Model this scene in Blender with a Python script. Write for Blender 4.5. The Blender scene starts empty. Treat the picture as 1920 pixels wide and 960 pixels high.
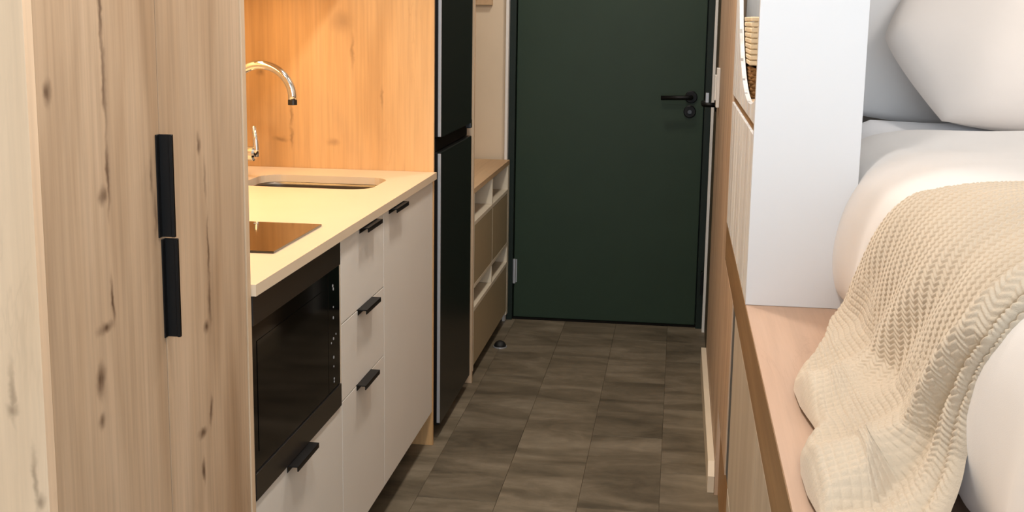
import bpy, bmesh, math, random
import numpy as np
from mathutils import Vector, Matrix

# ------------------------------------------------------------------ camera, world, lights, exposure
SC = bpy.context.scene
COL = SC.collection
random.seed(7)

H = 1.36
FPX, YAW, PITCH, ROLL, CYPX = 2244.2, -0.136, -0.173, 0.015, 425.0
cam_data = bpy.data.cameras.new('camera')
cam = bpy.data.objects.new('camera', cam_data)
COL.objects.link(cam)
SC.camera = cam
cam_data.sensor_fit = 'HORIZONTAL'
cam_data.sensor_width = 36.0
cam_data.lens = 36.0 * FPX / 1920.0
cam_data.shift_y = -(480.0 - CYPX) / 1920.0
cam_data.clip_start = 0.05
fw = Vector((math.sin(YAW) * math.cos(PITCH), math.cos(YAW) * math.cos(PITCH), math.sin(PITCH)))
rt = Vector((math.cos(YAW), -math.sin(YAW), 0))
up = rt.cross(fw)
r2 = math.cos(ROLL) * rt + math.sin(ROLL) * up
u2 = -math.sin(ROLL) * rt + math.cos(ROLL) * up
cam.matrix_world = Matrix(((r2.x, u2.x, -fw.x, 0), (r2.y, u2.y, -fw.y, 0), (r2.z, u2.z, -fw.z, H), (0, 0, 0, 1)))

SC.view_settings.view_transform = 'Standard'
SC.view_settings.look = 'None'
SC.view_settings.gamma = 1.0
SC.view_settings.use_curve_mapping = False
SC.view_settings.exposure = 0.0

world = bpy.data.worlds.new('daylight')
SC.world = world
world.use_nodes = True
world.node_tree.nodes['Background'].inputs[0].default_value = (0.78, 0.88, 1.0, 1)
world.node_tree.nodes['Background'].inputs[1].default_value = 1.0


def area(name, loc, rot, sx, sy, power, color, spread=180):
    l = bpy.data.lights.new(name, 'AREA')
    l.shape = 'RECTANGLE'
    l.size, l.size_y = sx, sy
    l.energy, l.color = power, color
    l.spread = math.radians(spread)
    o = bpy.data.objects.new(name, l)
    o.location, o.rotation_euler = loc, rot
    COL.objects.link(o)
    return o


# daylight through the big window behind the camera, warm LED strip above the worktop, unseen ceiling lamps as fill
area('window_daylight', (0.75, -1.95, 1.35), (math.radians(90), 0, 0), 2.9, 2.1, 108, (0.79, 0.90, 1.0))
area('led_light', (-1.27, 2.72, 1.488), (0, 0, 0), 0.05, 1.3, 8.0, (1.0, 0.63, 0.25))
LAMPS = ((-.28, 4.45, 10), (-.28, 2.9, 16), (-.28, 1.4, 17), (1.15, 2.65, 6))  # hall lamp read from the glow on the door, others added as fill
for lx, ly, lp in LAMPS:
    area('ceiling_fill_light', (lx, ly, 2.46), (0, 0, 0), .18, .18, lp, (1.0, 0.93, 0.85))


# ------------------------------------------------------------------ materials
def lin(c):
    return tuple(((v / 255) / 12.92 if v / 255 <= 0.04045 else ((v / 255 + 0.055) / 1.055) ** 2.4) for v in c) + (1,)


class NT:
    def __init__(s, name):
        s.m = bpy.data.materials.new(name)
        s.m.use_nodes = True
        s.t = s.m.node_tree
        s.b = s.t.nodes['Principled BSDF']

    def n(s, kind, **kw):
        nd = s.t.nodes.new(kind)
        for k, v in kw.items():
            setattr(nd, k, v)
        return nd

    def l(s, a, b):
        s.t.links.new(a, b)

    def coord(s, scale=(1, 1, 1), loc=(0, 0, 0)):
        tc = s.n('ShaderNodeTexCoord')
        mp = s.n('ShaderNodeMapping')
        mp.inputs['Scale'].default_value = scale
        mp.inputs['Location'].default_value = loc
        s.l(tc.outputs['Object'], mp.inputs[0])
        return mp.outputs[0]

    def noise(s, vec, scale, detail=4, rough=.55, dist=0):
        nd = s.n('ShaderNodeTexNoise')
        nd.inputs['Scale'].default_value = scale
        nd.inputs['Detail'].default_value = detail
        nd.inputs['Roughness'].default_value = rough
        nd.inputs['Distortion'].default_value = dist
        s.l(vec, nd.inputs['Vector'])
        return nd.outputs['Fac']

    def ramp(s, fac, stops):
        r = s.n('ShaderNodeValToRGB')
        e = r.color_ramp.elements
        while len(e) < len(stops):
            e.new(.5)
        for q, (p, c) in zip(e, stops):
            q.position = p
            q.color = c
        s.l(fac, r.inputs[0])
        return r.outputs[0]

    def mix(s, fac, a, b, mode='MIX'):
        m = s.n('ShaderNodeMix', data_type='RGBA', blend_type=mode)
        for v, i in ((fac, 0), (a, 6), (b, 7)):
            if hasattr(v, 'is_linked') or hasattr(v, 'links'):
                s.l(v, m.inputs[i])
            else:
                m.inputs[i].default_value = v
        return m.outputs[2]

    def math(s, op, a, b=None, clamp=False):
        m = s.n('ShaderNodeMath', operation=op, use_clamp=clamp)
        for v, i in ((a, 0), (b, 1)):
            if v is None:
                continue
            if hasattr(v, 'links'):
                s.l(v, m.inputs[i])
            else:
                m.inputs[i].default_value = v
        return m.outputs[0]

    def bump(s, h, strength=.2, dist=.002):
        b = s.n('ShaderNodeBump')
        b.inputs['Strength'].default_value = strength
        b.inputs['Distance'].default_value = dist
        s.l(h, b.inputs['Height'])
        s.l(b.outputs[0], s.b.inputs['Normal'])


def plain(name, rgb, rough=.5, metal=0., spec=.5, coat=0., vary=0.03, emis=None):
    k = NT(name)
    v = k.coord()
    f = k.noise(v, 6, 3)
    c = lin(rgb)
    lo = tuple(x * (1 - vary) for x in c[:3]) + (1,)
    hi = tuple(min(1, x * (1 + vary)) for x in c[:3]) + (1,)
    k.l(k.ramp(f, ((.3, lo), (.7, hi))), k.b.inputs['Base Color'])
    k.b.inputs['Roughness'].default_value = rough
    k.b.inputs['Metallic'].default_value = metal
    k.b.inputs['Specular IOR Level'].default_value = spec
    k.b.inputs['Coat Weight'].default_value = coat
    k.b.inputs['Coat Roughness'].default_value = .05
    if emis:
        k.b.inputs['Emission Color'].default_value = lin(emis[0])
        k.b.inputs['Emission Strength'].default_value = emis[1]
    return k.m


def wood(name, light, mid, dark, grain='Z', rough=.5, band=9.0, fine=.35, cracks=.5, knots=(), off=(0, 0, 0)):
    """Rustic oak: wide tone bands along the grain, fine pores, thin cracks, and knots at given places."""
    k = NT(name)
    ax = 'XYZ'.index(grain)

    def sc(a, g):
        v = [a, a, a]
        v[ax] = g
        return tuple(v)
    v1 = k.coord(sc(1, .12), off)
    base = k.noise(v1, band, 3, .5, .4)
    col = k.ramp(base, ((.30, lin(dark)), (.5, lin(mid)), (.72, lin(light))))
    v2 = k.coord(sc(1, .03), off)
    f2 = k.noise(v2, 90, 4, .6)
    finec = k.ramp(f2, ((.35, (1 - fine, 1 - fine, 1 - fine, 1)), (.62, (1, 1, 1, 1))))
    col = k.mix(.8, col, finec, 'MULTIPLY')
    if cracks > 0:
        v3 = k.coord(sc(1, .10), off)
        f3 = k.noise(v3, 14, 5, .62, .6)
        cr = k.ramp(f3, ((.485, (1, 1, 1, 1)), (.5, (0, 0, 0, 1)), (.515, (1, 1, 1, 1))))
        g = k.noise(k.coord(sc(1, .35), off), 3.5, 2)
        gate = k.ramp(g, ((.56, (0, 0, 0, 1)), (.72, (1, 1, 1, 1))))
        ca = k.math('MULTIPLY', k.math('SUBTRACT', 1.0, cr), gate)
        col = k.mix(k.math('MULTIPLY', ca, cracks), col, lin((110, 78, 50)))
    if knots:
        tc = k.n('ShaderNodeTexCoord')
        wn = k.n('ShaderNodeTexNoise')
        wn.inputs['Scale'].default_value = 30
        wn.inputs['Detail'].default_value = 3
        k.l(tc.outputs['Object'], wn.inputs['Vector'])
        wob = k.n('ShaderNodeVectorMath', operation='MULTIPLY_ADD')
        k.l(wn.outputs['Color'], wob.inputs[0])
        wob.inputs[1].default_value = (.022, .022, .022)
        k.l(tc.outputs['Object'], wob.inputs[2])
        tot = None
        for (p, size, amt) in knots:      # p, size: 3-vectors (a size of 0 ignores that axis)
            s = k.n('ShaderNodeVectorMath', operation='SUBTRACT')
            k.l(wob.outputs[0], s.inputs[0])
            s.inputs[1].default_value = tuple(x + .011 for x in p)
            m = k.n('ShaderNodeVectorMath', operation='MULTIPLY')
            k.l(s.outputs[0], m.inputs[0])
            m.inputs[1].default_value = tuple((0 if q == 0 else 1 / q) for q in size)
            ln = k.n('ShaderNodeVectorMath', operation='LENGTH')
            k.l(m.outputs[0], ln.inputs[0])
            mr = k.n('ShaderNodeMapRange', interpolation_type='SMOOTHSTEP')
            k.l(ln.outputs['Value'], mr.inputs[0])
            mr.inputs[1].default_value = 0
            mr.inputs[2].default_value = 1
            mr.inputs[3].default_value = amt
            mr.inputs[4].default_value = 0
            tot = mr.outputs[0] if tot is None else k.math('MAXIMUM', tot, mr.outputs[0])
        rag = k.ramp(f2, ((.3, (.55, .55, .55, 1)), (.6, (1, 1, 1, 1))))
        col = k.mix(k.math('MULTIPLY', tot, rag), col, lin((88, 62, 42)))
    k.l(col, k.b.inputs['Base Color'])
    k.b.inputs['Roughness'].default_value = rough
    k.b.inputs['Specular IOR Level'].default_value = .35
    k.bump(f2, .08, .001)
    return k.m


def fabric(name, rgb, weave=900, bump=.15, vary=.04):
    k = NT(name)
    v = k.coord()
    f = k.noise(v, 5, 4)
    c = lin(rgb)
    k.l(k.ramp(f, ((.3, tuple(x * (1 - vary) for x in c[:3]) + (1,)), (.7, c))), k.b.inputs['Base Color'])
    k.b.inputs['Roughness'].default_value = .9
    k.b.inputs['Specular IOR Level'].default_value = .15
    k.b.inputs['Sheen Weight'].default_value = .25
    k.bump(k.noise(v, weave, 2), bump, .0015)
    return k.m


def tile_mat():
    k = NT('concrete_look_tile')
    oi = k.n('ShaderNodeObjectInfo')
    tc = k.n('ShaderNodeTexCoord')
    comb = k.n('ShaderNodeVectorMath', operation='MULTIPLY_ADD')
    k.l(oi.outputs['Random'], comb.inputs[0])
    comb.inputs[1].default_value = (17, 31, 7)
    k.l(tc.outputs['Object'], comb.inputs[2])
    vec = comb.outputs[0]
    st = k.n('ShaderNodeMapping')
    st.inputs['Scale'].default_value = (.55, 1.4, 1)
    k.l(vec, st.inputs[0])
    a = k.noise(st.outputs[0], 5.5, 6, .62, .5)
    b = k.noise(vec, 22, 4, .6)
    col = k.ramp(a, ((.30, lin((82, 73, 58))), (.5, lin((113, 102, 84))), (.72, lin((143, 131, 112)))))
    col = k.mix(.35, col, k.ramp(b, ((.3, (.55, .55, .55, 1)), (.7, (1, 1, 1, 1)))), 'MULTIPLY')
    br = k.n('ShaderNodeMapRange')
    k.l(oi.outputs['Random'], br.inputs[0])
    br.inputs[3].default_value = .90
    br.inputs[4].default_value = 1.08
    col = k.mix(1.0, col, br.outputs[0], 'MULTIPLY')
    k.l(col, k.b.inputs['Base Color'])
    k.b.inputs['Roughness'].default_value = .5
    k.b.inputs['Specular IOR Level'].default_value = .35
    k.bump(a, .06, .002)
    return k.m


def thru(name, tint, gloss=.06):
    k = NT(name)
    tr = k.n('ShaderNodeBsdfTransparent')
    tr.inputs[0].default_value = tint
    gl = k.n('ShaderNodeBsdfGlossy')
    gl.inputs['Roughness'].default_value = .02
    mx = k.n('ShaderNodeMixShader')
    mx.inputs[0].default_value = gloss
    k.l(tr.outputs[0], mx.inputs[1])
    k.l(gl.outputs[0], mx.inputs[2])
    k.l(mx.outputs[0], k.t.nodes['Material Output'].inputs[0])
    return k.m


TY, TX = 1.645, -1.04     # origin of the tall cabinet


def tk(y, z, sy, sz, a=.8):
    return ((0, y - TY, z), (0, sy * .85, sz * 1.1), min(1, a * 1.35))


M = {}
M['tall_oak'] = wood('rustic_oak', (212, 184, 155), (196, 167, 137), (168, 137, 106), band=8, fine=.2, cracks=.6, knots=[
    tk(1.473, 1.37, .010, .10, .75), tk(1.475, 1.27, .010, .12, .6), tk(1.475, 1.15, .010, .07, .7), tk(1.458, 1.125, .02, .016, .85),
    tk(1.335, 1.263, .018, .022, .75), tk(1.474, .977, .010, .045, .75), tk(1.45, .947, .04, .012, .7), tk(1.434, .881, .022, .03, .75),
    tk(1.433, .824, .018, .018, .6), tk(1.777, 1.158, .014, .02, .75), tk(1.80, 1.10, .009, .05, .4), tk(1.807, .983, .008, .08, .7),
    tk(1.805, .90, .010, .06, .7), tk(1.79, .862, .022, .014, .8), tk(1.799, .717, .012, .035, .75), tk(1.762, .69, .03, .012, .75),
    tk(1.762, .626, .012, .03, .75), tk(1.607, 1.13, .010, .04, .55), tk(1.615, 1.07, .010, .05, .5)])
M['tall_oak_end_lit'] = wood('rustic_oak_end_lit', (240, 212, 180), (232, 202, 170), (220, 188, 154), band=6, fine=.10, cracks=.2, off=(3, 1, 2), knots=[  # pale oak, raised further to put the window light into its colour
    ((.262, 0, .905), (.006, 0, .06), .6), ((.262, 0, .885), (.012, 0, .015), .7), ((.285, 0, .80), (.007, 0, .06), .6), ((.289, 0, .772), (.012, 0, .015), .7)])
M['kitchen_oak'] = wood('kitchen_oak', (222, 180, 130), (208, 164, 112), (182, 138, 88), band=6, fine=.16, cracks=.45, off=(1, 4, 2), knots=[
    ((-1.193, 0, 1.05), (.008, 0, .06), .55), ((-1.193, 0, .98), (.008, 0, .05), .6), ((-1.23, 0, .975), (.035, 0, .014), .55), ((-.996, 0, 1.25), (.008, 0, .07), .5),
    ((-.903, 0, 1.11), (.007, 0, .05), .5), ((-1.29, 0, 1.18), (.02, 0, .016), .6), ((-1.06, 0, .97), (.03, 0, .02), .35), ((-1.03, 0, 1.34), (.05, 0, .05), .35)])
M['pale_oak'] = wood('pale_oak', (222, 196, 166), (212, 184, 152), (196, 166, 134), band=8, fine=.12, cracks=.12, off=(5, 2, 1))
M['pale_oak_top'] = wood('pale_oak_top', (198, 168, 146), (188, 156, 133), (170, 138, 115), grain='Y', band=6, fine=.10, cracks=.3, off=(2, 7, 1))
M['niche_oak'] = wood('niche_oak', (214, 184, 148), (200, 168, 130), (184, 150, 114), grain='Y', band=8, fine=.12, cracks=.1)
M['edge_brown'] = wood('edge_brown', (156, 126, 90), (142, 112, 78), (126, 98, 66), grain='Y', band=10, fine=.2, cracks=0)
M['plinth_oak'] = wood('plinth_oak', (178, 138, 92), (160, 120, 76), (138, 100, 60), grain='Y', band=10, fine=.2, cracks=0)
M['wall_wood'] = wood('wall_wood', (216, 192, 166), (204, 176, 150), (182, 152, 124), band=14, fine=.16, cracks=.15, off=(8, 1, 3))
M['board'] = wood('whitewashed_board', (232, 235, 238), (224, 227, 230), (206, 206, 208), band=16, fine=.12, cracks=0, off=(1, 9, 3))
M['bench_front'] = wood('bench_front', (200, 190, 174), (190, 178, 162), (178, 166, 148), band=8, fine=.1, cracks=0, off=(4, 1, 6))
M['front'] = plain('matt_cream_front', (228, 222, 213), .42, spec=.4, vary=.01)
M['worktop'] = plain('cream_worktop', (224, 203, 176), .35, spec=.4, vary=.02)
M['carcass'] = plain('white_carcass', (214, 202, 184), .5, vary=.01)
M['black'] = plain('matt_black_metal', (11, 10, 10), .45, spec=.25)
M['black_gloss'] = plain('black_glass', (4, 4, 5), .07, spec=.2, vary=0)
M['hob_glass'] = plain('hob_glass', (8, 7, 7), .06, spec=.75, coat=.4, vary=0)
M['black_satin'] = plain('fridge_black', (13, 13, 13), .33, spec=.4)
M['micro_trim'] = plain('dark_brushed_trim', (26, 23, 20), .3, spec=.6)
M['dark'] = plain('dark_matt', (22, 20, 18), .8, spec=.1)  # even dark matt tone for plinths, threshold and grip channel
M['silver'] = plain('silver_trim', (186, 188, 192), .35, metal=.5)
M['chrome'] = plain('chrome', (225, 222, 216), .10, metal=1.0, vary=0)
M['steel'] = plain('brushed_steel', (122, 114, 104), .40, metal=1.0)
M['door_green'] = plain('dark_green_paint', (47, 62, 48), .42, spec=.2, vary=.04)
M['frame_green'] = plain('dark_green_frame', (28, 38, 32), .45, spec=.25)
M['white_gloss'] = plain('white_lacquer', (222, 224, 228), .35, spec=.4, vary=.005)
M['white'] = plain('white_paint', (232, 228, 222), .5, vary=.01)
M['cream_wall'] = plain('cream_wall_paint', (220, 202, 176), .75, vary=.02)
M['room_wall'] = plain('room_wall_paint', (224, 214, 204), .8, vary=.02)
M['ceiling'] = plain('ceiling_paint', (232, 228, 222), .85, vary=.01)
M['slab'] = plain('floor_joint', (84, 74, 60), .85)
M['tile'] = tile_mat()
M['olive'] = plain('olive_front', (168, 150, 118), .5, vary=.02)
M['shoe_white'] = plain('shoe_cabinet_cream', (216, 204, 182), .5, vary=.02)
M['bath_door'] = plain('dark_olive_door', (84, 72, 52), .5)
M['skirt'] = plain('cream_skirting', (222, 208, 186), .45)
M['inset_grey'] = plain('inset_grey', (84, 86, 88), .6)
M['rubber'] = plain('black_rubber', (12, 12, 12), .6)
M['duvet'] = fabric('white_cotton', (228, 225, 224), 700, .08)
M['sheet'] = fabric('white_sheet', (236, 236, 240), 700, .06)
M['pillow_a'] = fabric('cream_pillow', (238, 228, 221), 700, .06)
M['pillow_b'] = fabric('grey_pillow', (238, 234, 232), 700, .06)
M['mattress'] = fabric('grey_mattress', (120, 120, 124), 500, .1)
M['throw'] = fabric('beige_knit', (206, 192, 173), 420, .5, .10)
M['cane'] = plain('pale_cane', (222, 204, 172), .6, vary=.12)
M['woven'] = plain('brown_woven', (132, 92, 44), .7, vary=.4)
M['mark'] = plain('glowing_grey_print', (150, 150, 150), .6, emis=((150, 150, 150), .15))  # grey print with a faint glow added, no lamp behind it
M['lamp'] = plain('lamp_diffuser', (255, 230, 190), .5, emis=((255, 214, 150), 3.0))
M['glass'] = thru('window_glass', (.95, .97, .98, 1))


# ------------------------------------------------------------------ mesh helpers
def box(bm, x0, x1, y0, y1, z0, z1, bev=0.0, seg=2):
    r = bmesh.ops.create_cube(bm, size=1)
    vs = r['verts']
    for v in vs:
        v.co = Vector(((x0 + x1) / 2 + v.co.x * (x1 - x0), (y0 + y1) / 2 + v.co.y * (y1 - y0), (z0 + z1) / 2 + v.co.z * (z1 - z0)))
    if bev > 0:
        es = list({e for v in vs for e in v.link_edges})
        bmesh.ops.bevel(bm, geom=es, offset=bev, segments=seg, affect='EDGES', profile=.7)
    return bm


def B(x0, x1, y0, y1, z0, z1, bev=0.0015, seg=2):
    return box(bmesh.new(), x0, x1, y0, y1, z0, z1, bev, seg)


def tube(bm, pts, rad, n=14, cap=True):
    pts = [Vector(p) for p in pts]
    rads = rad if hasattr(rad, '__len__') else [rad] * len(pts)
    rings = []
    t0 = (pts[1] - pts[0]).normalized()
    nrm = t0.orthogonal().normalized()
    for i, p in enumerate(pts):
        a = pts[max(0, i - 1)]
        b = pts[min(len(pts) - 1, i + 1)]
        t = (b - a).normalized()
        nrm = (nrm - t * nrm.dot(t)).normalized()
        bn = t.cross(nrm)
        rings.append([bm.verts.new(p + (nrm * math.cos(2 * math.pi * k / n) + bn * math.sin(2 * math.pi * k / n)) * rads[i]) for k in range(n)])
    for a, b in zip(rings, rings[1:]):
        for k in range(n):
            bm.faces.new((a[k], a[(k + 1) % n], b[(k + 1) % n], b[k]))
    if cap:
        bm.faces.new(rings[0][::-1])
        bm.faces.new(rings[-1])
    return bm


def prism_x(bm, poly, x0, x1):
    """polygon in (y, z) extruded along x"""
    a = [bm.verts.new((x0, y, z)) for y, z in poly]
    b = [bm.verts.new((x1, y, z)) for y, z in poly]
    n = len(poly)
    bm.faces.new(a)
    bm.faces.new(b[::-1])
    for i in range(n):
        bm.faces.new((a[i], b[i], b[(i + 1) % n], a[(i + 1) % n]))
    bmesh.ops.recalc_face_normals(bm, faces=bm.faces)
    return bm


def rrect(x0, x1, y0, y1, r, n=6):
    out = []
    for cx, cy, a0 in ((x1 - r, y1 - r, 0), (x0 + r, y1 - r, 90), (x0 + r, y0 + r, 180), (x1 - r, y0 + r, 270)):
        for k in range(n + 1):
            a = math.radians(a0 + 90 * k / n)
            out.append((cx + r * math.cos(a), cy + r * math.sin(a)))
    return out


OFF = {}


def meshobj(name, me, mat, parent=None, smooth=False, loc=None):
    o = bpy.data.objects.new(name, me)
    COL.objects.link(o)
    base = OFF.get(parent.name, Vector()) if parent else Vector()
    if parent:
        o.parent = parent
    w = Vector(loc) if loc else base
    me.transform(Matrix.Translation(-w))
    o.location = w - base
    OFF[o.name] = w
    if mat and not me.materials:
        me.materials.append(M[mat])
    if smooth:
        me.polygons.foreach_set('use_smooth', [True] * len(me.polygons))
    return o


def P(name, bm, mat, parent=None, smooth=False, loc=None, label=None, kind=None):
    me = bpy.data.meshes.new(name)
    bmesh.ops.recalc_face_normals(bm, faces=bm.faces)
    bm.to_mesh(me)
    bm.free()
    o = meshobj(name, me, mat, parent, smooth, loc)
    if label:
        o['label'] = label
    if kind:
        o['kind'] = kind
    return o


def tag(o, label, cat, group=None, kind=None):
    o['label'] = label
    o['category'] = cat
    if group:
        o['group'] = group
    if kind:
        o['kind'] = kind
    return o


def T(name, label, cat, loc, group=None, kind=None):
    o = bpy.data.objects.new(name, None)
    o.empty_display_size = .1
    COL.objects.link(o)
    o.location = loc
    OFF[o.name] = Vector(loc)
    return tag(o, label, cat, group, kind)


def S(name, bm, mat, label, cat, smooth=False, loc=None):
    return tag(P(name, bm, mat, None, smooth, loc), label, cat, None, 'structure')


def grid_mesh(name, pos, nu, nv):
    """pos: array (nu*nv, 3), row major in u"""
    i = np.arange(nu - 1)[:, None] * nv + np.arange(nv - 1)[None, :]
    f = np.stack([i, i + nv, i + nv + 1, i + 1], -1).reshape(-1, 4)
    me = bpy.data.meshes.new(name)
    me.vertices.add(len(pos))
    me.vertices.foreach_set('co', pos.astype(np.float32).ravel())
    me.loops.add(len(f) * 4)
    me.loops.foreach_set('vertex_index', f.astype(np.int32).ravel())
    me.polygons.add(len(f))
    me.polygons.foreach_set('loop_start', np.arange(0, len(f) * 4, 4, dtype=np.int32))
    me.polygons.foreach_set('loop_total', np.full(len(f), 4, dtype=np.int32))
    me.update(calc_edges=True)
    me.validate()
    return me


# ------------------------------------------------------------------ the setting
XW, XR, YB, YF, ZC = -1.345, 2.30, -1.80, 5.26, 2.50
RX = 0.147                     # face of the right hand wall and of the built-in flush with it
fl = S('floor', B(XW - .1, XR + .1, YB - .1, 5.45, -.12, -.004, 0), 'slab', 'dark grey brown floor of large concrete-look tiles', 'floor')
PX, PY = .23, .61
for ci in range(-4, 8):
    x0 = -.01 + PX * (ci - 1)
    x1 = x0 + PX
    if x0 > 2.2 or x0 < XW:
        continue
    ph = 3.80 if ci % 2 == 0 else 3.50
    for k in range(-9, 4):
        y0 = ph + PY * k
        a, b = max(y0, YB + .002), min(y0 + PY, 5.29)
        if b - a < .05 or x0 < XW + .0:
            continue
        if x0 > .25 and a > 3.3:
            continue
        if x0 > .40 or (x0 < -.95):
            continue
        dz = random.uniform(0, .0006)
        P('floor_tile', B(x0 + .0004, x1 - .0004, a + .0004, b - .0004, -.004, -.0006 + dz, .0005, 1), 'tile', fl, loc=((x0 + x1) / 2, (a + b) / 2, 0))

S('ceiling', B(XW - .1, XR + .1, YB - .1, 5.45, ZC, ZC + .1, 0), 'ceiling', 'plain white ceiling above the kitchenette', 'ceiling')
S('wall_left', B(XW - .1, XW, YB - .1, 5.45, -.004, ZC, 0), 'cream_wall', 'cream wall behind the kitchen units', 'wall')
bm = bmesh.new()
box(bm, XW, -.755, YF, 5.45, -.004, ZC)
box(bm, -.755, .160, YF, 5.45, 2.12, ZC)
box(bm, .160, .40, YF, 5.45, -.004, ZC)
S('wall_front', bm, 'cream_wall', 'cream end wall around the dark green entrance door', 'wall')
bm = bmesh.new()
YE = 3.352                     # near end of the right hand wall
box(bm, RX, .30, YE, 4.66, -.004, ZC)
box(bm, RX, .30, 4.66, YF, 2.08, ZC)
box(bm, .21, .30, 4.66, YF, -.004, 2.08)
S('wall_right', bm, 'wall_wood', 'narrow wood-veneered wall between bed nook and entrance door', 'wall')
S('wall_nook', B(.302, XR + .1, 3.40, 3.50, -.004, ZC, 0), 'room_wall', 'pale wall behind the bed pillows', 'wall')
S('wall_side', B(XR, XR + .1, YB - .1, 3.399, -.004, ZC, 0), 'room_wall', 'pale wall along the far side of the bed', 'wall')
bm = bmesh.new()
WX0, WX1, WZ0, WZ1 = -.75, 2.25, .25, 2.45
box(bm, XW, WX0, YB - .1, YB, -.004, ZC)
box(bm, WX0, XR, YB - .1, YB, -.004, WZ0)
box(bm, WX0, XR, YB - .1, YB, WZ1, ZC)
box(bm, WX1, XR, YB - .1, YB, WZ0, WZ1)
S('wall_back', bm, 'room_wall', 'pale wall holding the wide daylight window', 'wall')
win = T('window_1', 'wide three-pane window that lets the daylight in', 'window', (.75, YB - .05, WZ0), kind='structure')
bm = bmesh.new()
for x in (WX0, WX0 + 1.0 - .02, WX0 + 2.0 - .02, WX1 - .05):
    box(bm, x, x + .05, YB - .08, YB - .03, WZ0, WZ1)
box(bm, WX0, WX1, YB - .08, YB - .03, WZ0, WZ0 + .05)
box(bm, WX0, WX1, YB - .08, YB - .03, WZ1 - .05, WZ1)
P('window_frame', bm, 'white', win)
for i in range(3):
    P('pane', B(WX0 + .05 + i * .98, WX0 + .98 + i * .98, YB - .06, YB - .055, WZ0 + .05, WZ1 - .05, 0), 'glass', win)

# entrance door
d1 = T('door_1', 'dark green entrance door with black lever handle', 'door', (-.30, 5.30, 0), kind='structure')
DL, DR, DY = -.716, .113, 5.30
P('door_leaf', B(DL + .003, DR - .003, DY, DY + .045, .008, 2.05, .002), 'door_green', d1)
bm = bmesh.new()
box(bm, -.742, DL, 5.268, 5.346, -.003, 2.11, .002)
box(bm, DR + .001, .154, 5.268, 5.346, -.003, 2.11, .002)
box(bm, DL, DR + .001, 5.268, 5.346, 2.055, 2.11, .002)
P('door_frame', bm, 'frame_green', d1)
P('light_stop_board', B(DL - .02, DR + .02, 5.347, 5.372, .0065, 2.10, 0), 'frame_green', d1)  # added unseen board behind the leaf, stops light leaking through the gaps
P('threshold', B(DL, DR, 5.285, 5.38, -.003, .006, .001), 'dark', d1)
h = P('lever_handle', tube(bmesh.new(), [(.055, 5.298, 1.030), (.055, 5.25, 1.030), (.050, 5.236, 1.030), (.040, 5.232, 1.030), (-.075, 5.232, 1.027)], [.009, .009, .0095, .0095, .0095], 12), 'black', d1, True)
P('rose', tube(bmesh.new(), [(.055, 5.2995, 1.030), (.055, 5.291, 1.030), (.055, 5.289, 1.030)], [.027, .027, .024], 24), 'black', h)
lk = P('lock_escutcheon', tube(bmesh.new(), [(.051, 5.2995, .966), (.051, 5.291, .966), (.051, 5.289, .966)], [.027, .027, .024], 24), 'black', d1)
P('lock_cylinder', tube(bmesh.new(), [(.051, 5.289, .966), (.051, 5.280, .966)], [.010, .009], 16), 'micro_trim', lk)
P('strike_plate', B(.117, .131, 5.262, 5.267, 1.008, 1.052, .001), 'silver', d1, label='small silver strike plate on the dark frame')
bm = bmesh.new()
tube(bm, [(-.711, 5.288, .167), (-.711, 5.288, .279)], .007, 10)
box(bm, -.704, -.699, 5.294, 5.2995, .17, .276)
P('hinge', bm, 'silver', d1, label='silver lower hinge')
bm = bmesh.new()
tube(bm, [(-.711, 5.288, 1.75), (-.711, 5.288, 1.86)], .007, 10)
P('hinge', bm, 'silver', d1)

tag(P('trim_1', B(-.756, -.7435, 5.235, 5.285, -.003, 2.13, .001), 'white', None), 'thin white strip left of the green entrance door', 'trim', None, 'structure')

# bathroom door in the right hand wall, seen almost edge on
d2 = T('door_2', 'narrow olive side door with black lever, seen edge-on', 'door', (.16, 4.96, 0), kind='structure')
P('door_leaf', B(.152, .205, 4.70, 5.205, .008, 2.03, .002), 'bath_door', d2)
P('door_frame', B(.141, .205, 5.207, 5.247, -.003, 2.07, .002), 'white', d2, label='white jamb')
P('door_frame', B(.148, .205, 4.662, 4.698, -.003, 2.07, .002), 'bath_door', d2)
P('hinge', B(.127, .1375, 5.205, 5.245, .17, .27, .001), 'black', d2)
hl = P('lever_handle', tube(bmesh.new(), [(.151, 4.79, 1.032), (.108, 4.79, 1.032), (.102, 4.80, 1.032), (.100, 4.815, 1.032), (.100, 4.93, 1.032)], .0095, 12), 'black', d2, True)
P('rose', tube(bmesh.new(), [(.1515, 4.79, 1.032), (.144, 4.79, 1.032)], .026, 20), 'black', hl)

# skirting at the foot of the right hand wall
bm = prism_x(bmesh.new(), [(3.365, .0), (4.645, .0), (4.645, .085), (3.400, .085), (3.365, .05)], .127, RX - .001)
tag(P('baseboard_right', bm, 'skirt', None), 'cream skirting board at the foot of the wood wall', 'baseboard', None, 'structure')

sw = T('light_switch', 'white light switch plate on the narrow wood wall', 'switch', (RX, 4.44, 1.12))
P('plate', B(.135, RX - .0008, 4.40, 4.485, 1.05, 1.19, .002), 'white', sw)
P('rocker', B(.129, .1348, 4.415, 4.47, 1.075, 1.165, .002), 'white', sw)

ds = T('doorstop', 'small black half-dome doorstop on the floor before the shoe cabinet', 'doorstop', (-.700, 4.80, 0))
bm = bmesh.new()
bmesh.ops.create_uvsphere(bm, u_segments=20, v_segments=10, radius=.026)
for v in bm.verts:
    v.co.z = max(v.co.z, 0) * .95
    v.co += Vector((-.700, 4.80, .004))
P('dome', bm, 'rubber', ds, True)
P('base_ring', tube(bmesh.new(), [(-.700, 4.80, .0003), (-.700, 4.80, .005)], [.029, .029], 24), 'silver', ds)

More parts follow.
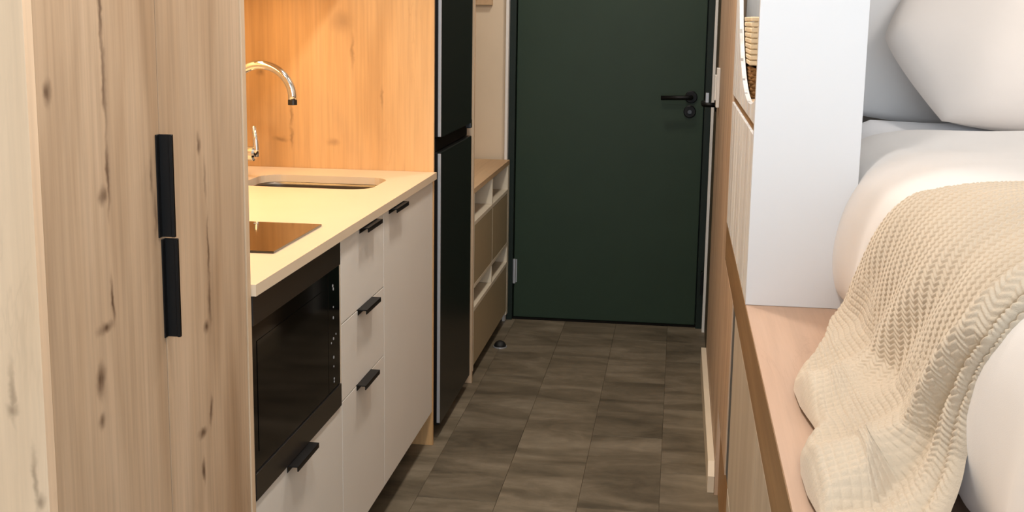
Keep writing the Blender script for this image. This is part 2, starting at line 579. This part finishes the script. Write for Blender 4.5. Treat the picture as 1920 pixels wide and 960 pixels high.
# ------------------------------------------------------------------ tall cabinet
XF = -.742                     # plane of the kitchen fronts
tc = T('tall_cabinet', 'tall knotty oak cabinet with two black pull handles', 'cabinet', (TX, TY, 0))
P('side_panel', B(XW + .002, XF + .004, 1.285, 1.305, 0, 2.40, .001), 'tall_oak_end_lit', tc, loc=(TX, 1.29, 0), label='pale oak end panel with window light put into its colour')
P('side_panel', B(XW + .002, XF + .004, 1.972, 1.990, 0, 2.40, .001), 'pale_oak', tc)
bm = bmesh.new()
box(bm, XW + .002, XF - .024, 1.306, 1.971, 0.0, 2.399)
P('body', bm, 'carcass', tc)
dl = P('door', B(XF - .022, XF + .002, 1.3085, 1.6365, .08, 2.398, .0012), 'tall_oak', tc)
dr = P('door', B(XF - .022, XF + .002, 1.6395, 1.969, .08, 2.398, .0012), 'tall_oak', tc)


def pull_v(parent, y, z0, z1):
    bm = B(XF + .0022, XF + .0235, y - .0022, y + .0022, z0, z1, .0006, 1)
    box(bm, XF + .0022, XF + .0042, y - .012, y + .0022, z0, z1, .0003, 1)
    box(bm, XF + .0185, XF + .0235, y - .004, y + .0022, z0, z1, .0006, 1)
    P('handle', bm, 'black', parent)


pull_v(dl, 1.6345, 1.037, 1.187)
pull_v(dr, 1.6425, .885, 1.0335)

# ------------------------------------------------------------------ base units
def handle_h(parent, y0, y1, z):
    """folded tab pull hooked over the top edge of a front"""
    bm = B(XF - .016, XF + .0235, y0, y1, z, z + .0025, .0005, 1)
    box(bm, XF + .021, XF + .0235, y0, y1, z - .0085, z + .002, .0005, 1)
    box(bm, XF + .0003, XF + .0018, y0, y1, z - .012, z + .001, .0004, 1)
    P('handle', bm, 'black', parent)


def unit(label, y0, y1, z0=.115, open_front=None):
    t = T('base_unit', label, 'cabinet', (-1.04, (y0 + y1) / 2, 0), 'kitchen base units under the worktop')
    P('side_panel', B(XW + .003, XF - .021, y0 + .001, y0 + .015, z0, .862, .0005, 1), 'carcass', t)
    P('side_panel', B(XW + .003, XF - .021, y1 - .015, y1 - .001, z0, .862, .0005, 1), 'carcass', t)
    P('base_panel', B(XW + .003, XF - .021, y0 + .0155, y1 - .0155, z0, z0 + .016, .0005, 1), 'carcass', t)
    P('plinth', B(-.83, -.815, y0 + .001, y1 - .001, .001, z0 - .001, .0005, 1), 'dark', t)
    return t


Y0, Y1, Y2, Y3 = 1.993, 2.575, 2.975, 3.600
u1 = unit('base unit housing the black microwave above one wide drawer', Y0, Y1)
P('shelf', B(XW + .003, XF - .021, Y0 + .0155, Y1 - .0155, .462, .474, .0005, 1), 'carcass', u1)
fr = P('drawer_front', B(XF - .019, XF, Y0 + .001, Y1 - .0015, .115, .473, .001), 'front', u1)
handle_h(fr, 2.178, 2.318, .4735)
P('filler_strip', B(XF - .019, XF, 2.5595, Y1 - .0015, .4755, .862, .0008), 'carcass', u1)
u2 = unit('base unit of three cream drawers beside the microwave', Y1, Y2)
for z0, z1, ya, yb in ((.115, .478, 2.700, 2.838), (.481, .662, 2.714, 2.852), (.665, .858, 2.735, 2.873)):
    fr = P('drawer_front', B(XF - .019, XF, Y1 + .0015, Y2 - .0015, z0, z1, .001), 'front', u2)
    handle_h(fr, ya, yb, z1 + .0004)
u3 = unit('base unit with one cream door beside the oak panel', Y2, Y3)
fr = P('door', B(XF - .019, XF, Y2 + .0015, Y3 - .0015, .115, .858, .001), 'front', u3)
handle_h(fr, 3.030, 3.168, .8585)

# microwave
mw = T('microwave', 'black built-in microwave oven with a glass door', 'microwave', (-.95, 2.275, .475))
ma, mb, m0, m1 = 1.9965, 2.5585, .4775, .8625
P('body', B(-1.18, XF - .022, ma + .02, mb - .02, m0 + .004, m1 - .01, .002), 'micro_trim', mw)
P('top_trim', B(XF - .02, XF + .004, ma, mb, .808, m1, .001), 'micro_trim', mw)
P('bottom_trim', B(XF - .02, XF + .004, ma, mb, m0, .530, .001), 'micro_trim', mw)
P('door', B(XF - .02, XF + .001, ma, 2.468, .5315, .8065, .001), 'black_gloss', mw)
P('window', B(XF + .0012, XF + .002, 2.02, 2.42, .565, .775, .0003, 1), 'black_gloss', mw)
cp = P('control_panel', B(XF - .02, XF + .001, 2.470, mb, .5315, .8065, .001), 'black_gloss', mw)
for y, z, r in ((2.505, .770, .0034), (2.509, .762, .0034), (2.508, .721, .0022), (2.507, .697, .0034), (2.490, .643, .0022), (2.507, .649, .0034), (2.526, .655, .0022), (2.507, .606, .0036), (2.507, .585, .0024), (2.509, .556, .0030), (2.509, .549, .0024)):
    P('button_mark', tube(bmesh.new(), [(XF + .0012, y, z), (XF + .0018, y, z)], r, 10), 'mark', cp)

# worktop with the sink cut-out
SX0, SX1, SY0, SY1 = -1.22, -.835, 3.18, 3.435
wt = T('worktop', 'cream kitchen worktop with an undermounted sink', 'worktop', (-1.04, 2.8, .865))
bm = bmesh.new()
outer = [(XW + .002, Y0), (XF + .012, Y0), (XF + .012, 3.6035), (XW + .002, 3.6035)]
inner = rrect(SX0, SX1, SY0, SY1, .065)
tops, bots = [], []
for z, store in ((.886, tops), (.8645, bots)):
    for loop in (outer, inner):
        vs = [bm.verts.new((x, y, z)) for x, y in loop]
        store.append(vs)
        es = [bm.edges.new((vs[i], vs[(i + 1) % len(vs)])) for i in range(len(vs))]
    bm.edges.ensure_lookup_table()
te = [e for e in bm.edges if all(v.co.z > .88 for v in e.verts)]
be = [e for e in bm.edges if all(v.co.z < .88 for v in e.verts)]
bmesh.ops.triangle_fill(bm, use_beauty=True, edges=te)
bmesh.ops.triangle_fill(bm, use_beauty=True, edges=be)
for a, b in zip(tops, bots):
    for i in range(len(a)):
        bm.faces.new((a[i], a[(i + 1) % len(a)], b[(i + 1) % len(a)], b[i]))
P('slab', bm, 'worktop', wt)

sk = T('sink', 'steel undermounted sink bowl set in the cream worktop', 'sink', (-1.0275, 3.3075, .70))
bm = bmesh.new()
rings = []
for (g, z) in ((.03, .8635), (.0, .8635), (.0, .855), (-.004, .76), (-.012, .735), (-.04, .722), (-.09, .718)):
    q = rrect(SX0 - g, SX1 + g, SY0 - g, SY1 + g, .065 + max(g, -.03), 6)
    rings.append([bm.verts.new((x, y, z)) for x, y in q])
for a, b in zip(rings, rings[1:]):
    for i in range(len(a)):
        bm.faces.new((a[i], a[(i + 1) % len(a)], b[(i + 1) % len(a)], b[i]))
bm.faces.new(rings[-1])
P('bowl', bm, 'steel', sk, True)
P('drain', tube(bmesh.new(), [(-1.03, 3.31, .7185), (-1.03, 3.31, .7215), (-1.03, 3.31, .720)], [.038, .038, .026], 24), 'chrome', sk)

fc = T('faucet', 'chrome gooseneck tap with side lever behind the sink', 'faucet', (-1.268, 3.30, .886))
FY = 3.30
cx, cz, fr_ = -1.179, 1.125, .0915
pts = [(cx - fr_, FY, .98), (cx - fr_, FY, 1.06), (cx - fr_, FY, cz)]
for k in range(1, 25):
    a = math.pi - math.pi * 1.02 * k / 24
    pts.append((cx + fr_ * math.cos(a), FY, cz + fr_ * math.sin(a)))
P('spout', tube(bmesh.new(), pts, .0125, 18), 'chrome', fc, True)
e0 = pts[-1]
P('aerator', tube(bmesh.new(), [e0, (e0[0], FY, e0[2] - .014)], [.0132, .0132], 18), 'micro_trim', fc)
P('body', tube(bmesh.new(), [(cx - fr_, FY, .8865), (cx - fr_, FY, .892), (cx - fr_, FY, .893), (cx - fr_, FY, .985), (cx - fr_, FY, .99)], [.028, .028, .024, .024, .014], 24), 'chrome', fc, False)
vb = P('valve', tube(bmesh.new(), [(cx - fr_ + .015, FY, .962), (-1.206, FY, .962), (-1.200, FY, .962)], [.021, .021, .017], 20), 'chrome', fc)
P('lever', tube(bmesh.new(), [(-1.2005, FY, .955), (-1.198, FY, .975), (-1.199, FY, 1.0), (-1.204, FY, 1.042)], [.010, .009, .0075, .0065], 12), 'chrome', vb, True)

hb = T('hob', 'black glass hob set into the cream worktop', 'hob', (-.98, 2.43, .886))
P('glass_plate', B(-1.27, -.792, 2.268, 2.598, .8863, .891, .0015), 'hob_glass', hb)
P('logo_mark', tube(bmesh.new(), [(-.94, 2.574, .8911), (-.94, 2.574, .8914)], [.005, .005], 12), 'mark', hb)

bp = P('oak_side_panel', B(XW + .002, -.7405, 3.6055, 3.6180, 0, 2.40, .001), 'kitchen_oak', None, loc=(0, 3.6055, 0))
tag(bp, 'knotty oak side panel between worktop and black fridge', 'panel')

wc = T('wall_cabinet', 'oak wall cabinet above the worktop carrying the light strip', 'cabinet', (-1.16, 2.8, 1.50))
P('body', B(XW + .002, -.995, Y0, 3.603, 1.50, 2.40, .001), 'pale_oak', wc)
P('door', B(-.993, -.975, Y0 + .001, 2.797, 1.495, 2.40, .001), 'front', wc)
P('door', B(-.993, -.975, 2.80, 3.602, 1.495, 2.40, .001), 'front', wc)
ls = T('light_strip', 'warm LED strip under the oak wall cabinet', 'lamp', (-1.20, 2.85, 1.495))
P('profile', B(-1.30, -1.24, 2.05, 3.40, 1.4925, 1.4995, .0005, 1), 'silver', ls)

# ------------------------------------------------------------------ fridge and entrance niche
fg = T('fridge', 'tall black two-door fridge with silver edge trims', 'fridge', (-1.0, 3.95, 0))
fa, fb = 3.668, 4.236
P('body', B(-1.30, -.796, fa + .004, fb - .002, .03, 1.86, .004), 'black_satin', fg)
fd = P('fridge_door', B(-.792, -.731, fa, fb, .045, .940, .006, 3), 'black_satin', fg)
fz = P('freezer_door', B(-.792, -.731, fa, fb, .985, 1.86, .006, 3), 'black_satin', fg)
P('edge_trim', B(-.7400, -.7295, fa - .0035, fa - .0003, .055, .936, .001, 1), 'silver', fd, label='silver edge trim')
P('edge_trim', B(-.7400, -.7295, fa - .0035, fa - .0003, .989, 1.85, .001, 1), 'silver', fz, label='silver edge trim')
P('grip_channel', B(-.792, -.748, fa + .004, fb - .004, .9415, .9835, .001, 1), 'dark', fg)
P('hinge_cover', B(-.765, -.731, fb - .024, fb + .006, .968, .998, .002), 'micro_trim', fg)
for y in (fa + .05, fb - .05):
    P('foot', tube(bmesh.new(), [(-.84, y, .0005), (-.84, y, .03)], .018, 14), 'rubber', fg)

sp = P('upright_panel', B(XW + .002, -.731, 4.282, 4.300, 0, 2.40, .001), 'pale_oak', None, loc=(0, 4.282, 0))
tag(sp, 'pale oak upright panel between black fridge and entrance niche', 'panel')

sc_ = T('shoe_cabinet', 'low shoe cabinet with oak top, open cubbies and olive flaps', 'cabinet', (-.87, 4.78, 0))
na, nb, nx, nd = 4.3025, 5.2340, -.731, -1.02
P('top', B(nd, nx, na, nb, .718, .738, .001), 'niche_oak', sc_, label='pale oak top')
P('side_panel', B(nd, nx, na, na + .016, .04, .7175, .001), 'shoe_white', sc_)
P('side_panel', B(nd, nx, nb - .045, nb, .04, .7175, .001), 'shoe_white', sc_)
P('back_panel', B(nd + .001, nd + .012, na + .0165, nb - .0455, .06, .7175, 0), 'shoe_white', sc_)
ym = 4.755
for z in (.04, .268, .358, .596):
    P('shelf', B(nd + .013, nx - (.0 if z > .1 else .03), na + .0165, nb - .0455, z, z + .016, .0008, 1), 'shoe_white', sc_)
for z0, z1 in ((.285, .3575), (.375, .5955), (.6125, .7175)):
    P('divider', B(nd + .013, nx - .001, ym - .008, ym + .008, z0, z1, .0008, 1), 'shoe_white', sc_)
P('flap', B(nx - .018, nx - .0005, na + .018, ym - .0095, .3625, .5945, .001), 'olive', sc_)
P('flap', B(nx - .018, nx - .0005, ym + .0095, nb - .047, .3625, .5945, .001), 'olive', sc_)
P('flap', B(nx - .018, nx - .0005, na + .018, nb - .047, .058, .2665, .001), 'olive', sc_)
P('plinth', B(nx - .07, nx - .055, na, nb, .0005, .0395, .0005, 1), 'dark', sc_)

cr = T('coat_rail', 'wooden coat rail high on the cream niche wall', 'rail', (-.90, 5.24, 1.45))
P('board', B(-.99, -.818, 5.236, 5.2585, 1.412, 1.52, .002), 'niche_oak', cr)
for x in (-.95, -.87):
    P('hook', tube(bmesh.new(), [(x, 5.2355, 1.47), (x, 5.20, 1.46), (x, 5.19, 1.475)], .005, 10), 'black', cr, True)

# ------------------------------------------------------------------ built-in cupboard at the head of the aisle (right)
YP = 2.352                     # near face of the white end panel
ZB = .806                      # top of the bed ledge
pc = T('partition_cupboard', 'built-in cupboard of grooved pale boards with white end panel', 'cupboard', (.25, 2.85, ZB))
P('end_panel', B(RX, .349, YP, YP + .018, ZB + .0005, 2.40, .001), 'white_gloss', pc, label='plain white lacquered end panel facing the window')
EY, EZ, ERY, ERZ = 2.58, 1.60, .69, .41


def zlow(y):
    t = 1 - ((y - EY) / ERY) ** 2
    return EZ - ERZ * math.sqrt(t) if t > 0 else EZ


nbd = 8
ya, yb = YP + .019, YE - .001
for i in range(nbd):
    a = ya + (yb - ya) * i / nbd
    b = ya + (yb - ya) * (i + 1) / nbd
    bm = bmesh.new()
    box(bm, RX, .1535, a + .0075, b - .0075, ZB + .001, 1.142, .001, 1)
    box(bm, .153, .157, a, b, ZB + .001, 1.142)
    P('panel_board', bm, 'board', pc)
    bm = bmesh.new()
    for (x0, x1, g) in ((RX, .1535, .0075), (.153, .157, 0)):
        ys = [a + g + (b - a - 2 * g) * k / 10 for k in range(11)]
        prism_x(bm, [(ys[0], 1.163), (ys[-1], 1.163)] + [(y, zlow(y)) for y in reversed(ys)], x0, x1)
    P('panel_board', bm, 'board', pc)
    bm = bmesh.new()
    for (x0, x1, g) in ((RX, .1535, .0075), (.153, .157, 0)):
        ys = [a + g + (b - a - 2 * g) * k / 10 for k in range(11)]
        prism_x(bm, [(ys[0], 2.39), (ys[-1], 2.39)] + [(y, 2 * EZ - zlow(y) + .0004) for y in reversed(ys)], x0, x1)
    P('panel_board', bm, 'board', pc)
P('rail', B(.152, .165, ya, yb, 1.1425, 1.1625, 0), 'edge_brown', pc)
P('shelf', B(.158, .335, ya, yb, 1.163, 1.181, .001), 'pale_oak', pc)
P('back_panel', B(.336, .349, ya, yb, ZB + .001, 2.39, 0), 'board', pc)
for i in range(4):            # upright boards closing the far end
    w = (.334 - .172) / 4
    P('end_board', B(.172 + w * i + .0015, .172 + w * (i + 1) - .0015, yb - .014, yb, 1.182, 2.39, .001, 1), 'board', pc)

# baskets seen through the opening
bk = T('basket', 'dark brown woven basket inside the cupboard opening', 'basket', (.25, 3.02, 1.182))
bm = bmesh.new()
nb_ = 9
for k in range(nb_):          # woven rows of small lumps
    z = 1.186 + k * .0078
    ring = rrect(.168, .322, 2.86, 3.20, .012, 4)
    pts = [(x, y, z) for x, y in ring]
    # densify
    dens = []
    for i in range(len(pts)):
        p, q = Vector(pts[i]), Vector(pts[(i + 1) % len(pts)])
        m = max(1, int((q - p).length / .006))
        dens += [p.lerp(q, j / m) for j in range(m)]
    dens.append(dens[0])
    rad = [.0052 + .0016 * math.sin(j * 1.55 + k * math.pi) for j in range(len(dens))]
    tube(bm, dens, rad, 6, False)
P('body', bm, 'woven', bk, True)
P('bottom', B(.174, .318, 2.864, 3.196, 1.1825, 1.187, 0), 'woven', bk)
b2 = T('basket', 'pale slatted box resting on the brown woven basket', 'basket', (.25, 3.02, 1.258))
for k in range(9):
    z = 1.2585 + k * .0126
    bm = bmesh.new()
    box(bm, .160, .326, 2.852, 2.860, z, z + .0106, .002, 1)
    box(bm, .160, .326, 3.200, 3.208, z, z + .0106, .002, 1)
    box(bm, .160, .168, 2.8605, 3.1995, z, z + .0106, .002, 1)
    box(bm, .318, .326, 2.8605, 3.1995, z, z + .0106, .002, 1)
    P('slat', bm, 'cane', b2)
bm = bmesh.new()
for x, y in ((.172, 2.868), (.314, 2.868), (.172, 3.192), (.314, 3.192)):
    box(bm, x - .0035, x + .0035, y - .0075, y + .0075, 1.2585, 1.37)
box(bm, .169, .317, 2.861, 3.199, 1.2585, 1.263)
P('frame', bm, 'cane', b2)

# ------------------------------------------------------------------ bed platform
pf = T('bed_platform', 'built-in oak bed platform with brown front edge', 'platform', (1.2, 1.8, 0))
PY0 = .15
bm = B(RX + .0205, 2.28, PY0, YE - .001, ZB - .022, ZB, .0005)
box(bm, RX + .001, RX + .021, PY0, YE - .001, ZB - .0018, ZB, .0003, 1)
P('top', bm, 'pale_oak_top', pf, label='pinkish oak ledge top')
P('front_edge', B(RX, RX + .0195, PY0, YE - .001, .700, ZB - .002, .0005), 'edge_brown', pf, label='brown front edge strip')
P('filler_panel', B(RX, RX + .018, 2.835, YE - .001, .262, .698, .001), 'wall_wood', pf)
for y0, y1 in ((PY0, .95), (.954, 1.89), (1.894, 2.690)):
    P('front_panel', B(RX, RX + .018, y0, y1, .292, .6992, .001), 'bench_front', pf)
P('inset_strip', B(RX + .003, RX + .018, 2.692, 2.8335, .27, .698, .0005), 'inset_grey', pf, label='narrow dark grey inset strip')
for y0, y1 in ((PY0, .95), (.954, 1.89), (1.894, 2.690)):
    P('lower_front', B(RX, RX + .018, y0, y1, .214, .286, .0015), 'bench_front', pf)
P('plinth', B(RX + .010, RX + .024, PY0, YE - .001, .0005, .2125, .001), 'plinth_oak', pf)
bm = bmesh.new()
box(bm, RX + .031, 2.28, PY0, YE - .001, .22, ZB - .0225)
P('carcass', bm, 'carcass', pf)

# ------------------------------------------------------------------ bedding
mt = tag(P('mattress', B(.372, 2.24, .30, 3.385, ZB + .0005, 1.085, .04, 4), 'mattress', None, True), 'grey mattress under the white duvet', 'mattress')


def catmull(Pt, n):
    Pt = np.array(Pt, float)
    Q = np.vstack([2 * Pt[0] - Pt[1], Pt, 2 * Pt[-1] - Pt[-2]])
    out = []
    for i in range(1, len(Q) - 2):
        for t in np.linspace(0, 1, n, endpoint=False):
            a, b, c, d = Q[i - 1:i + 3]
            out.append(.5 * ((2 * b) + (c - a) * t + (2 * a - 5 * b + 4 * c - d) * t * t + (3 * b - a - 3 * c + d) * t ** 3))
    out.append(Q[-2])
    return np.array(out)


def resample(Q, s):
    d = np.r_[0, np.cumsum(np.linalg.norm(np.diff(Q, axis=0), axis=1))]
    return np.stack([np.interp(s, d, Q[:, k]) for k in range(Q.shape[1])], -1), d[-1]


rng = np.random.RandomState(3)


def smooth_noise(X, Y, terms):
    out = np.zeros_like(X)
    for (fx, fy, amp) in terms:
        out += amp * np.sin(fx * X + fy * Y + rng.uniform(0, 6.28))
    return out


# duvet: rounded body lying on the mattress, hanging to the ledge on its aisle side
prof = [(.372, .812), (.350, .820), (.330, .845), (.321, .90), (.324, .96), (.336, 1.02), (.362, 1.070), (.408, 1.102), (.47, 1.120), (.62, 1.128), (1.2, 1.136), (2.05, 1.13), (2.16, 1.10), (2.20, 1.05)]
Q = catmull(prof, 14)
L = np.sum(np.linalg.norm(np.diff(Q, axis=0), axis=1))
nu, nv = 190, 220
sU = np.r_[np.linspace(0, .62, 110), np.linspace(.62, L, 81)[1:]]
pr, _ = resample(Q, sU)
V = np.linspace(.38, 2.90, nv)
nu = len(sU)
tan = np.gradient(pr, axis=0)
nrm = np.stack([-tan[:, 1], tan[:, 0]], -1)
nrm /= np.linalg.norm(nrm, axis=1)[:, None]
UU, VV = np.meshgrid(sU, V, indexing='ij')
bumpn = smooth_noise(UU, VV, [(3, 5, .004), (9, 6, .003), (14, -9, .002), (5, 17, .0025), (22, 13, .0012)])
sidew = np.clip((.42 - UU) / .3, 0, 1) * np.clip(UU / .06, 0, 1)
wr = np.abs(np.sin(VV * 13 + UU * 4 + 1.0 * np.sin(VV * 5))) ** 6
bumpn += sidew * (.006 * wr + .004 * np.sin(VV * 19 + UU * 9))
bumpn = np.minimum(bumpn, .012)
far = np.clip((VV - 2.70) / .20, 0, 1)
drop = .055 * (1 - np.sqrt(np.clip(1 - far ** 2, 0, 1)))
near = np.clip((.50 - VV) / .12, 0, 1)
topw = np.clip((UU - .12) / .25, 0, 1)
pos = np.empty((nu, nv, 3))
pos[:, :, 0] = pr[:, 0][:, None] + nrm[:, 0][:, None] * bumpn
pos[:, :, 1] = VV
pos[:, :, 2] = pr[:, 1][:, None] + nrm[:, 1][:, None] * bumpn - (drop + .12 * near ** 2) * topw
pos[:, :, 2] = np.maximum(pos[:, :, 2], ZB + .004)
me = grid_mesh('duvet', pos.reshape(-1, 3), nu, nv)
dv = meshobj('duvet', me, 'duvet', None, True)
tag(dv, 'white cotton duvet hanging over the aisle side of the bed', 'duvet')


def pillow(name, c, size, rot, mat, label, expo=2.6, taper=.08):
    n = 44
    u = np.linspace(-1, 1, n)
    U_, V_ = np.meshgrid(u, u, indexing='ij')
    th = (np.clip(1 - np.abs(U_) ** expo, 0, 1) * np.clip(1 - np.abs(V_) ** expo, 0, 1)) ** .5
    pin = 1 - taper * np.abs(V_) ** 1.3
    pin2 = 1 - .10 * (U_ ** 2)
    wob = .03 * np.sin(5 * U_ + 2) * np.cos(4 * V_) * th
    top = np.stack([U_ * size[0] / 2 * pin, V_ * size[1] / 2 * pin2, th * size[2] / 2 * (1 + wob * 2)], -1).reshape(-1, 3)
    bot = top * np.array([1, 1, -1])
    me = grid_mesh(name, top, n, n)
    m2 = grid_mesh(name + '_b', bot, n, n)
    bm = bmesh.new()
    bm.from_mesh(me)
    bm.from_mesh(m2)
    bmesh.ops.remove_doubles(bm, verts=bm.verts, dist=1e-5)
    bmesh.ops.recalc_face_normals(bm, faces=bm.faces)
    me.clear_geometry()
    bm.to_mesh(me)
    bm.free()
    bpy.data.meshes.remove(m2)
    R = Matrix.Rotation(rot[2], 4, 'Z') @ Matrix.Rotation(rot[1], 4, 'Y') @ Matrix.Rotation(rot[0], 4, 'X')
    me.transform(Matrix.Translation(c) @ R)
    o = meshobj(name, me, mat, None, True, loc=c)
    return tag(o, label, 'pillow')


pillow('pillow', (1.06, 3.03, 1.325), (1.14, .54, .25), (math.radians(50), 0, 0), 'pillow_a', 'plump cream pillow with a pointed end leaning at the bed head', 2.4, .20)
pillow('pillow', (.80, 3.25, 1.415), (.82, .66, .14), (math.radians(72), 0, 0), 'pillow_b', 'grey-white pillow standing behind the plump cream one', 2.6)
n1, n2 = 60, 30
X_, Y_ = np.meshgrid(np.linspace(.40, 2.2, n1), np.linspace(2.84, 3.38, n2), indexing='ij')
Z_ = 1.0905 + .035 * np.exp(-((Y_ - 2.98) / .07) ** 2) * np.clip((.9 - X_) / .2, 0, 1) + smooth_noise(X_, Y_, [(9, 4, .002), (15, 11, .0015), (4, 21, .0015)]) + .004
edge = np.clip((.47 - X_) / .07, 0, 1)
Z_ -= .05 * edge ** 2
me = grid_mesh('bed_sheet', np.stack([X_, Y_, Z_], -1).reshape(-1, 3), n1, n2)
tag(meshobj('bed_sheet', me, 'sheet', None, True), 'white sheet showing between duvet and pillows', 'sheet')

# knitted throw: dense mesh draped over the duvet and down on to the ledge
tp = [(1.3, 1.139), (.8, 1.136), (.6, 1.130), (.47, 1.122), (.405, 1.102), (.362, 1.068), (.336, 1.015), (.322, .95), (.308, .885), (.282, .842), (.245, .822), (.2, .819), (.13, .816)]
TQ = catmull(tp, 20)
TL = np.sum(np.linalg.norm(np.diff(TQ, axis=0), axis=1))


def curve(pairs):
    a = np.array(pairs, float)
    return lambda x: np.interp(x, a[:, 0], a[:, 1])


yfar = curve([(0, 1.80), (.79, 1.832), (.84, 1.850), (.874, 1.875), (.923, 1.95), (.967, 1.975), (1.031, 2.005), (1.11, 2.055), (1.183, 2.072), (1.213, 2.06), (1.35, 2.04)])
yrid = curve([(0, 1.20), (.85, 1.235), (.994, 1.265), (1.035, 1.30), (1.099, 1.34), (1.165, 1.36), (1.211, 1.355), (1.251, 1.304), (1.32, 1.28)])
ynear = curve([(0, 1.16), (.85, 1.20), (.99, 1.24), (1.034, 1.262), (1.08, 1.272), (1.126, 1.266), (1.17, 1.24), (1.21, 1.205), (1.32, 1.16)])
umax = curve([(1.1, 1.29), (1.2, 1.30), (1.31, 1.312), (1.365, 1.318), (1.433, 1.319), (1.49, 1.314), (1.53, 1.303), (1.565, 1.289), (1.593, 1.283), (1.62, 1.286), (1.66, 1.291), (1.697, 1.295), (1.774, 1.297), (1.82, 1.291), (1.858, 1.280), (1.918, 1.249), (1.973, 1.225), (2.02, 1.210), (2.075, 1.200)])
NW, NV = 580, 560
w = np.r_[np.linspace(0, .5, 60)[:-1], np.linspace(.5, 1, NW - 59)]
v = np.linspace(0, 1.16, NV)
W_, V_ = np.meshgrid(w, v, indexing='ij')
u = W_ * 1.28
for it in range(4):
    yf, yr, yn = yfar(u), yrid(u), ynear(u)
    Yc = np.where(V_ <= 1, yf + (yr - yf) * V_, yr + (yn - yr) * (V_ - 1) / .16)
    u = W_ * umax(Yc)
d = np.r_[0, np.cumsum(np.linalg.norm(np.diff(TQ, axis=0), axis=1))]
tx = np.interp(u, d, TQ[:, 0])
tz = np.interp(u, d, TQ[:, 1])
g = np.gradient(TQ, d, axis=0)
gx, gz = np.interp(u, d, g[:, 0]), np.interp(u, d, g[:, 1])
gl = np.hypot(gx, gz)
nx_, nz_ = gz / gl, -gx / gl
nx_, nz_ = np.where(nz_ < 0, -nx_, nx_), np.where(nz_ < 0, -nz_, nz_)
sign = np.sign(nx_ * 0 + 1)
# outward normal: up on top and on the ledge, towards the aisle (-x) on the side
side_flip = (nx_ > 0) & (np.abs(nz_) < .3)
nx_ = np.where(side_flip, -nx_, nx_)
# soft folds: long creases that fall with the cloth, wider and deeper towards the foot
fall = np.clip((u - .85) / .35, 0, 1) * np.clip((V_ - .03) / .25, .1, 1)
ph = V_ * 1.0 + .22 * (u - 1.0)
fold = .012 * fall * np.sin(ph * 15.0 + .6) + .007 * fall * np.sin(ph * 29 + 2.0 + 3 * u) + .004 * np.sin(6 * u + 9 * V_)
lob = np.clip((u - 1.14) / .06, 0, 1) * np.clip((1.335 - u) / .10, 0, 1) * np.clip((V_ - .02) / .25, 0, 1)
fold += lob * (.022 + .010 * np.sin(Yc * 23 + 1.2) + .002 * np.sin(Yc * 41 + u * 12))
# rolled near edge: the upper layer ends in a lip, a second layer shows below it
lip = np.exp(-((V_ - .955) / .035) ** 2) * .014 * np.clip((u - .6) / .3, 0, 1)
step = 1 / (1 + np.exp(-(V_ - 1.004) / .004))
sec = np.exp(-((V_ - 1.075) / .035) ** 2) * .010 - np.exp(-((V_ - 1.115) / .010) ** 2) * .006
hgt = .012 + (fold + lip) * (1 - step) + step * (-.002 + sec * np.clip((u - .6) / .3, 0, 1))
# knit: raised basket cells in alternating directions, with plain ladder bands
a_ = u / .011 + .15 * np.sin(Yc * 30)
b_ = Yc / .0115 + .3 * np.sin(u * 11)
ia, ib = np.floor(a_), np.floor(b_)
fa_, fb_ = a_ - ia, b_ - ib
par = (ia + ib) % 2
cell = np.where(par < .5, np.sin(np.pi * fa_) ** .7 * np.clip(np.sin(np.pi * fb_) * 1.6, 0, 1), np.sin(np.pi * fb_) ** .7 * np.clip(np.sin(np.pi * fa_) * 1.6, 0, 1))
wob = .0016 * np.sin(u * 47 + Yc * 20)
colw = (Yc + .25 * u + wob) / .0135
sgn = np.where(np.floor(colw) % 2 < .5, 1.0, -1.0)
fc_ = colw - np.floor(colw)
her = np.abs(np.sin(np.pi * (u / .0072 + sgn * (fc_ - .5) * 1.1 + .25 * np.sin(Yc * 17)))) ** 1.2 * np.clip(np.sin(np.pi * fc_) * 2.2, 0.15, 1) ** .6
wz = 1 / (1 + np.exp(-(u - 1.13 + .05 * np.sin(Yc * 14)) / .02))
knit = her * (1 - wz) + cell * wz
hgt += .0028 * np.clip(knit, 0, 1)
# soft rounded borders
eb = np.minimum(np.minimum(V_ / .022, (1.16 - V_) / .02), (1 - W_) / .012)
eb = np.clip(eb, 0, 1)
hgt = hgt * np.sqrt(1 - (1 - eb) ** 2) - .004 * (1 - eb)
pos = np.stack([tx + nx_ * hgt, Yc, np.maximum(tz + nz_ * hgt, ZB + .002)], -1)
me = grid_mesh('throw_blanket', pos.reshape(-1, 3), NW, NV)
tag(meshobj('throw_blanket', me, 'throw', None, True), 'beige knitted throw draped over the bed edge on to the oak ledge', 'blanket')

# ------------------------------------------------------------------ unseen lamps overhead, added as fill except at the door
for (x, y, _), lab in zip(LAMPS, ('round ceiling downlight before the entrance door', 'added round ceiling fill lamp above the aisle by the worktop', 'added round ceiling fill lamp nearest the window', 'added round ceiling fill lamp above the bed')):
    t = T('ceiling_fill_lamp', lab, 'lamp', (x, y, ZC))
    P('ring', tube(bmesh.new(), [(x, y, ZC - .0005), (x, y, ZC - .02)], [.11, .105], 32), 'white', t)
    P('diffuser', tube(bmesh.new(), [(x, y, ZC - .0205), (x, y, ZC - .026)], [.09, .088], 32), 'lamp', t)
